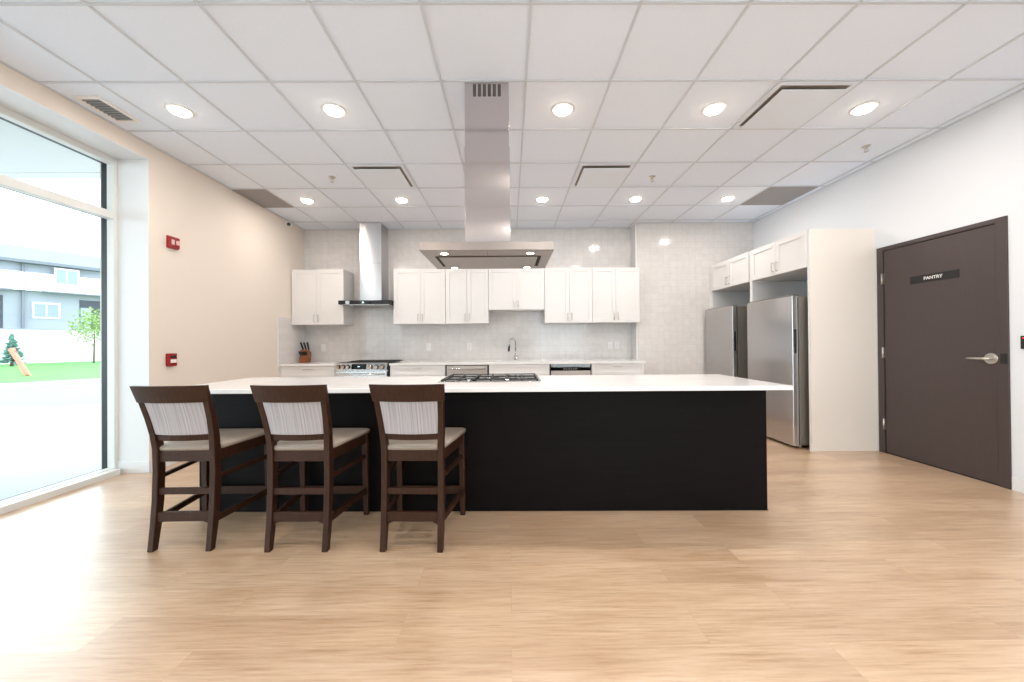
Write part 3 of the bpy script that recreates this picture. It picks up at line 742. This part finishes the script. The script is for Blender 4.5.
# ------------------------------------------------------------------ bar stools
def stool():
    e = empty('bar_stool')
    prof = [(0.0, 0.0, 0.036), (0.06, 0.007, 0.040), (0.14, 0.016, 0.046), (0.28, 0.028, 0.050), (0.45, 0.034, 0.052), (0.58, 0.030, 0.050), (0.66, 0.020, 0.046), (0.75, -0.001, 0.040), (0.85, -0.032, 0.034), (0.948, -0.068, 0.026)]
    def hwid(z): return 0.179 if z < 0.58 else 0.179 + 0.022*((z-0.58)/0.375)
    for s in (-1, 1):
        rings = []
        for z, y, d in prof:
            xo = s*hwid(z); xi = xo - s*0.033
            rings.append([(xi, y, z), (xo, y, z), (xo, y+d, z), (xi, y+d, z)])
        tag(MB().loft(rings).build('leg', m_wood, e, bevel=0.004), 'rear leg running up into the back post')
    for s in (-1, 1):
        xo = s*0.232
        MB().loft([[(xo-s*0.032, 0.452, 0), (xo, 0.452, 0), (xo, 0.484, 0), (xo-s*0.032, 0.484, 0)],
                   [(xo-s*0.038, 0.440, 0.57), (xo, 0.440, 0.57), (xo, 0.480, 0.57), (xo-s*0.038, 0.480, 0.57)]]).build('leg', m_wood, e, bevel=0.003)
    def back_y(z):
        for (z0, y0, d0), (z1, y1, d1) in zip(prof, prof[1:]):
            if z0 <= z <= z1:
                t = (z-z0)/(z1-z0); return y0+(y1-y0)*t, d0+(d1-d0)*t
        return prof[-1][1], prof[-1][2]
    def curved(z0, z1, hw_, thick, bow, yoff, n=12, m_=m_wood, nm='top_rail', extra=0.0, bev=0.003, rows=4):
        bm = MB(); rings = []
        for i in range(n+1):
            t = -1+2*i/n; ring = []
            front = []; back = []
            for j in range(rows+1):
                z = z0+(z1-z0)*j/rows; yy, dd = back_y(z)
                h_ = hw_(z); x = t*h_
                b_ = -bow*(1-t*t)
                y = yy + yoff*dd + b_
                front.append((x, y, z)); back.append((x, y+thick, z))
            ring = front + list(reversed(back))
            rings.append(ring)
        bm.loft(rings)
        return bm.build(nm, m_, e, bevel=bev)
    curved(0.853, 0.950, lambda z: hwid(z)+0.006, 0.024, 0.034, 0.0, nm='top_rail')
    curved(0.624, 0.662, lambda z: hwid(z)-0.030, 0.022, 0.022, 0.25, nm='back_slat')
    curved(0.660, 0.857, lambda z: hwid(z)-0.031, 0.020, 0.024, 0.12, m_=m_fabric, nm='back_cushion', bev=0.004)
    # seat frame
    sf = MB()
    sf.box(-0.153, 0.153, 0.046, 0.068, 0.498, 0.560)
    sf.box(-0.196, 0.196, 0.452, 0.474, 0.498, 0.560)
    for s in (-1, 1): sf.beam((s*0.166, 0.07, 0.529), (s*0.217, 0.455, 0.529), 0.022, 0.062)
    sf.build('seat_frame', m_wood, e, bevel=0.002)
    # seat cushion: rounded trapezoid with a soft crown
    n = 40; outline = []
    def corner(cx, cy, a0, r):
        for k in range(6):
            a = a0 + (PI/2)*k/5; outline.append((cx+r*math.cos(a), cy+r*math.sin(a)))
    corner(0.215, 0.468, 0, 0.025); corner(-0.215, 0.468, PI/2, 0.025)
    outline += [(-0.182, 0.090), (-0.149, 0.088), (-0.149, 0.048), (-0.140, 0.040)]
    outline += [(0.140, 0.040), (0.149, 0.048), (0.149, 0.088), (0.182, 0.090)]
    cx, cy = 0, 0.27
    rings = []
    for sc_, z in ((0.975, 0.5605), (1.0, 0.567), (1.0, 0.580), (0.985, 0.587), (0.94, 0.592), (0.8, 0.598), (0.5, 0.603), (0.15, 0.605)):
        rings.append([(cx+(x-cx)*sc_, cy+(y-cy)*sc_, z) for x, y in outline])
    MB().loft(rings, True, True).build('seat_cushion', m_seat, e)
    # stretchers
    def st(p, q, wd, h, up=(0, 0, 1)): MB().beam(p, q, wd, h, up).build('stretcher', m_wood, e, bevel=0.002)
    st((-0.152, 0.040, 0.186), (0.152, 0.040, 0.186), 0.020, 0.055)
    st((-0.152, 0.050, 0.328), (0.152, 0.050, 0.328), 0.020, 0.036)
    st((-0.200, 0.466, 0.172), (0.200, 0.466, 0.172), 0.022, 0.052)
    for s in (-1, 1):
        st((s*0.168, 0.056, 0.165), (s*0.216, 0.455, 0.165), 0.018, 0.036)
        st((s*0.168, 0.070, 0.405), (s*0.216, 0.450, 0.405), 0.018, 0.024)
    # small arched brackets under the low rear rail
    for s in (-1, 1):
        MB().prism([(s*0.152, 0.160), (s*0.105, 0.160), (s*0.135, 0.148), (s*0.152, 0.125)], 0.034, 0.050, 'y').build('bracket', m_wood, e)
    return e
s0 = stool(); stools = [s0]
labs = ('dark wooden bar stool with grey back, nearest the window', 'dark wooden bar stool with grey back, middle of the three', 'dark wooden bar stool with grey back, farthest from the window')
pos = ((-1.881, 2.126, 0.6), (-1.212, 2.106, -0.7), (-0.560, 2.092, -2.2))
for i in range(3):
    o = s0 if i == 0 else copy_tree(s0)
    o.location = (pos[i][0], pos[i][1], 0); o.rotation_euler = (0, 0, math.radians(pos[i][2]))
    tag(o, labs[i], 'bar stool', 'bar stools along the island')

# ------------------------------------------------------------------ small wall devices
e = empty('fire_alarm_strobe', (XL, 3.707, 2.19)); tag(e, 'red fire alarm strobe high on the cream wall', 'fire alarm')
MB().loft([[(0, -0.062, -0.062), (0, 0.062, -0.062), (0, 0.062, 0.062), (0, -0.062, 0.062)], [(0.035, -0.055, -0.054), (0.035, 0.055, -0.054), (0.035, 0.055, 0.054), (0.035, -0.055, 0.054)]]).build('housing', m_red, e, bevel=0.006)
MB().box(0.035, 0.052, 0.008, 0.040, -0.022, 0.022).build('strobe_lens', mat('clear_lens', (235, 190, 190), 0.1), e, bevel=0.004)
m = MB()
for k in range(4): m.box(0.035, 0.037, -0.038+k*0.009, -0.034+k*0.009, -0.025, 0.025)
m.build('sounder_slots', m_white_pl, e)
e = empty('fire_pull_station', (XL, 3.682, 1.032)); tag(e, 'small red fire pull station low on the cream wall', 'fire alarm')
MB().box(0, 0.034, -0.046, 0.046, -0.062, 0.062).build('housing', m_red, e, bevel=0.005)
MB().box(0.034, 0.044, -0.030, 0.030, -0.030, 0.004).build('pull_bar', m_white_pl, e, bevel=0.003)
MB().box(0.034, 0.038, -0.030, 0.030, 0.018, 0.040).build('dark_window', m_blackmatte, e)

e = empty('security_camera', (XL, 5.60, 2.985)); tag(e, 'tiny white and black security camera in the far left ceiling corner', 'camera')
MB().cyl((0, 0), 0.036, 0, 0.016, 24, 'x').build('mount', m_white_pl, e, bevel=0.003)
MB().tube([(0.014, 0, 0), (0.05, -0.01, -0.004)], 0.012, 12).build('arm', m_white_pl, e)
MB().tube([(0.045, 0.02, -0.002), (0.075, -0.055, -0.022)], 0.030, 20).build('camera_body', m_white_pl, e)
MB().tube([(0.0752, -0.0555, -0.022), (0.080, -0.068, -0.0255)], [0.026, 0.022], 20).build('camera_lens', m_blackgloss, e)

e = empty('card_reader', (XR, 2.764, 1.142)); tag(e, 'black card reader on the white wall right of the brown door', 'card reader')
MB().box(-0.022, 0, -0.024, 0.024, -0.050, 0.050).build('housing', m_blackmatte, e, bevel=0.004)
MB().box(-0.024, -0.022, -0.010, 0.010, 0.032, 0.035).build('indicator', m_led_red, e)

# ------------------------------------------------------------------ outside
GZ = -0.02
struct(MB().box(-60, -3.79, -30, 60, GZ-0.3, GZ).build('ground', m_concrete))
def strip(pts, z0, z1, name, m, kind):
    o = MB().prism(pts, z0, z1, 'z').build(name, m); o['kind'] = kind; return o
strip([(-18, 6.2), (-8.3, 7.75), (1.5, 9.3), (7, 16), (7, 21), (-1, 14.9), (-13.4, 12.3), (-14.6, 10.77), (-22.5, 1.5), (-26, -6)], GZ, GZ+0.005, 'road', m_road, 'structure')
# kerb and lawn beyond the road
strip([(-22.9, 1.6), (-14.6, 10.77), (-13.4, 12.3), (-1, 27), (-1.3, 27.3), (-13.9, 12.7), (-15.1, 11.2), (-23.3, 1.9)], GZ+0.005, GZ+0.10, 'kerb', m_concrete, 'structure')
o = strip([(-23.3, 1.9), (-15.1, 11.2), (-13.9, 12.7), (-1.3, 27.3), (-27.0, 42.0), (-40, 14)], GZ, GZ+0.08, 'lawn', m_grass, 'structure')

# townhouse; local x runs along the facade, local -y is the street side
HA = math.atan2(0.881, 0.473)
e = empty('townhouse', (-34.2, 25.0, 0), HA); tag(e, 'pale grey townhouse row with white balcony level across the street', 'building')
B0, B1 = -14, 24
MB().box(B0, B1, 0.0, 9.0, 2.38, 7.15).build('wall', m_siding, e)
MB().prism([(-0.55, 6.98), (-0.55, 7.18), (4.5, 8.9), (9.5, 7.18), (9.5, 6.98)], B0-0.4, B1+0.4, 'x').build('roof', m_roofm, e)
def house_window(x0, x1, z0, z1, y=0.0):
    f = MB().box(x0-0.1, x1+0.1, y-0.06, y+0.02, z0-0.1, z1+0.1).build('window_frame', m_whitewall, e)
    xm = (x0+x1)/2
    MB().box(x0, xm-0.04, y-0.075, y-0.06, z0, z1).box(xm+0.04, x1, y-0.075, y-0.06, z0, z1).build('pane', m_winext, f)
for u in (0, 1, 2, -1, -2):
    o_ = u*5.6
    # white balcony and upper storey band
    MB().box(1.15+o_, 6.7+o_, -0.35, 0.0, 5.10, 6.35).build('balcony_front', m_whitewall, e)
    MB().box(1.05+o_, 1.18+o_, -0.2, 0.0, 2.30, 7.0).build('party_wall_strip', m_roofm, e)
    house_window(1.62+o_, 2.72+o_, 3.30, 4.22)
    house_window(2.55+o_, 3.55+o_, 5.75, 6.75, -0.36)
    g = MB().box(3.75+o_, 5.9+o_, -0.03, 0.0, 2.38, 4.68).build('garage_recess', m_garage, e)
    MB().box(3.80+o_, 4.35+o_, -0.05, -0.03, 2.38, 4.10).build('side_door', m_siding, e)
    MB().box(1.9+o_, 6.2+o_, -0.6, -0.35, 5.02, 5.12).build('canopy_edge', m_roofm, e)
e = empty('boundary_wall', (-34.2, 25.0, 0), HA); tag(e, 'tall white boundary wall behind the lawn', 'wall')
MB().box(B0-3, B1+3, -0.9, -0.7, 0.0, 2.36).box(B0-3, B1+3, -0.7, 0.0, 0.0, 2.30).build('wall_body', m_whitewall, e)
MB().box(B0-3, B1+3, -0.94, -0.66, 2.36, 2.42).build('coping', m_siding, e)

def conifer(x, y, h, label):
    e = empty('spruce_tree', (x, y, GZ+0.06)); tag(e, label, 'tree')
    MB().tube([(0, 0, 0), (0, 0, h*0.95)], [0.07, 0.015], 10).build('trunk', m_bark, e)
    m = MB(); rnd = random.Random(3)
    for k in range(300):
        t = rnd.random()**0.8; z = 0.15 + t*(h-0.2); R_ = (1-t)*h*0.36+0.06
        a = rnd.random()*2*PI; r = R_*(0.35+0.65*rnd.random())
        p = Vector((math.cos(a)*r*0.25, math.sin(a)*r*0.25, z)); q = Vector((math.cos(a)*r, math.sin(a)*r, z-0.05*h*rnd.random()+0.06))
        m.tube([p, (p+q)/2, q], [0.03, 0.055, 0.012], 5)
    m.build('needles', m_spruce, e)
def leafy(x, y, h, label):
    e = empty('young_tree', (x, y, GZ+0.06)); tag(e, label, 'tree')
    MB().tube([(0, 0, 0), (0.05, 0, h*0.4), (0, 0.05, h*0.85)], [0.05, 0.04, 0.02], 10).build('trunk', m_bark, e)
    m = MB(); rnd = random.Random(5)
    for k in range(700):
        a = rnd.random()*2*PI; ph = math.acos(1-2*rnd.random()); r = rnd.random()**0.5
        c = Vector((math.sin(ph)*math.cos(a)*h*0.30*r, math.sin(ph)*math.sin(a)*h*0.30*r, h*0.66+math.cos(ph)*h*0.36*r))
        d1_ = Vector((rnd.uniform(-1, 1), rnd.uniform(-1, 1), rnd.uniform(-1, 1))).normalized()*0.09; d2_ = d1_.orthogonal().normalized()*0.05
        m.poly([c-d1_, c+d2_, c+d1_, c-d2_])
    m.build('leaves', m_leaf, e)
conifer(-29.0, 21.9, 1.95, 'young blue-green spruce on the lawn by the white wall')
leafy(-27.7, 25.0, 3.7, 'slender light green tree at the right edge of the window view')
e = empty('orange_marker', (-18.95, 14.6, GZ+0.06)); tag(e, 'leaning orange marker board on the lawn near the kerb', 'marker')
m = MB().beam((0.25, 0, 0.0), (-0.35, 0, 0.98), 0.10, 0.30, up=(0.5, -0.8, 0.3)).build('board', m_orange, e, bevel=0.01)
MB().tube([(-0.33, 0, 0.92), (-0.40, 0, 1.06)], 0.09, 10).build('cap', m_orange, e)

# canopy slab outside over the window
e = empty('entrance_canopy', (-3.80, 0, 3.10)); tag(e, 'white soffit of the canopy outside above the window', 'canopy')
MB().box(-6.0, 0.0, -6, 4.15, 0.0, 0.25).build('soffit', m_soffit, e)
MB().box(-6.0, 0.0, 4.15, 4.30, -0.005, 0.30).build('fascia', m_soffit, e)
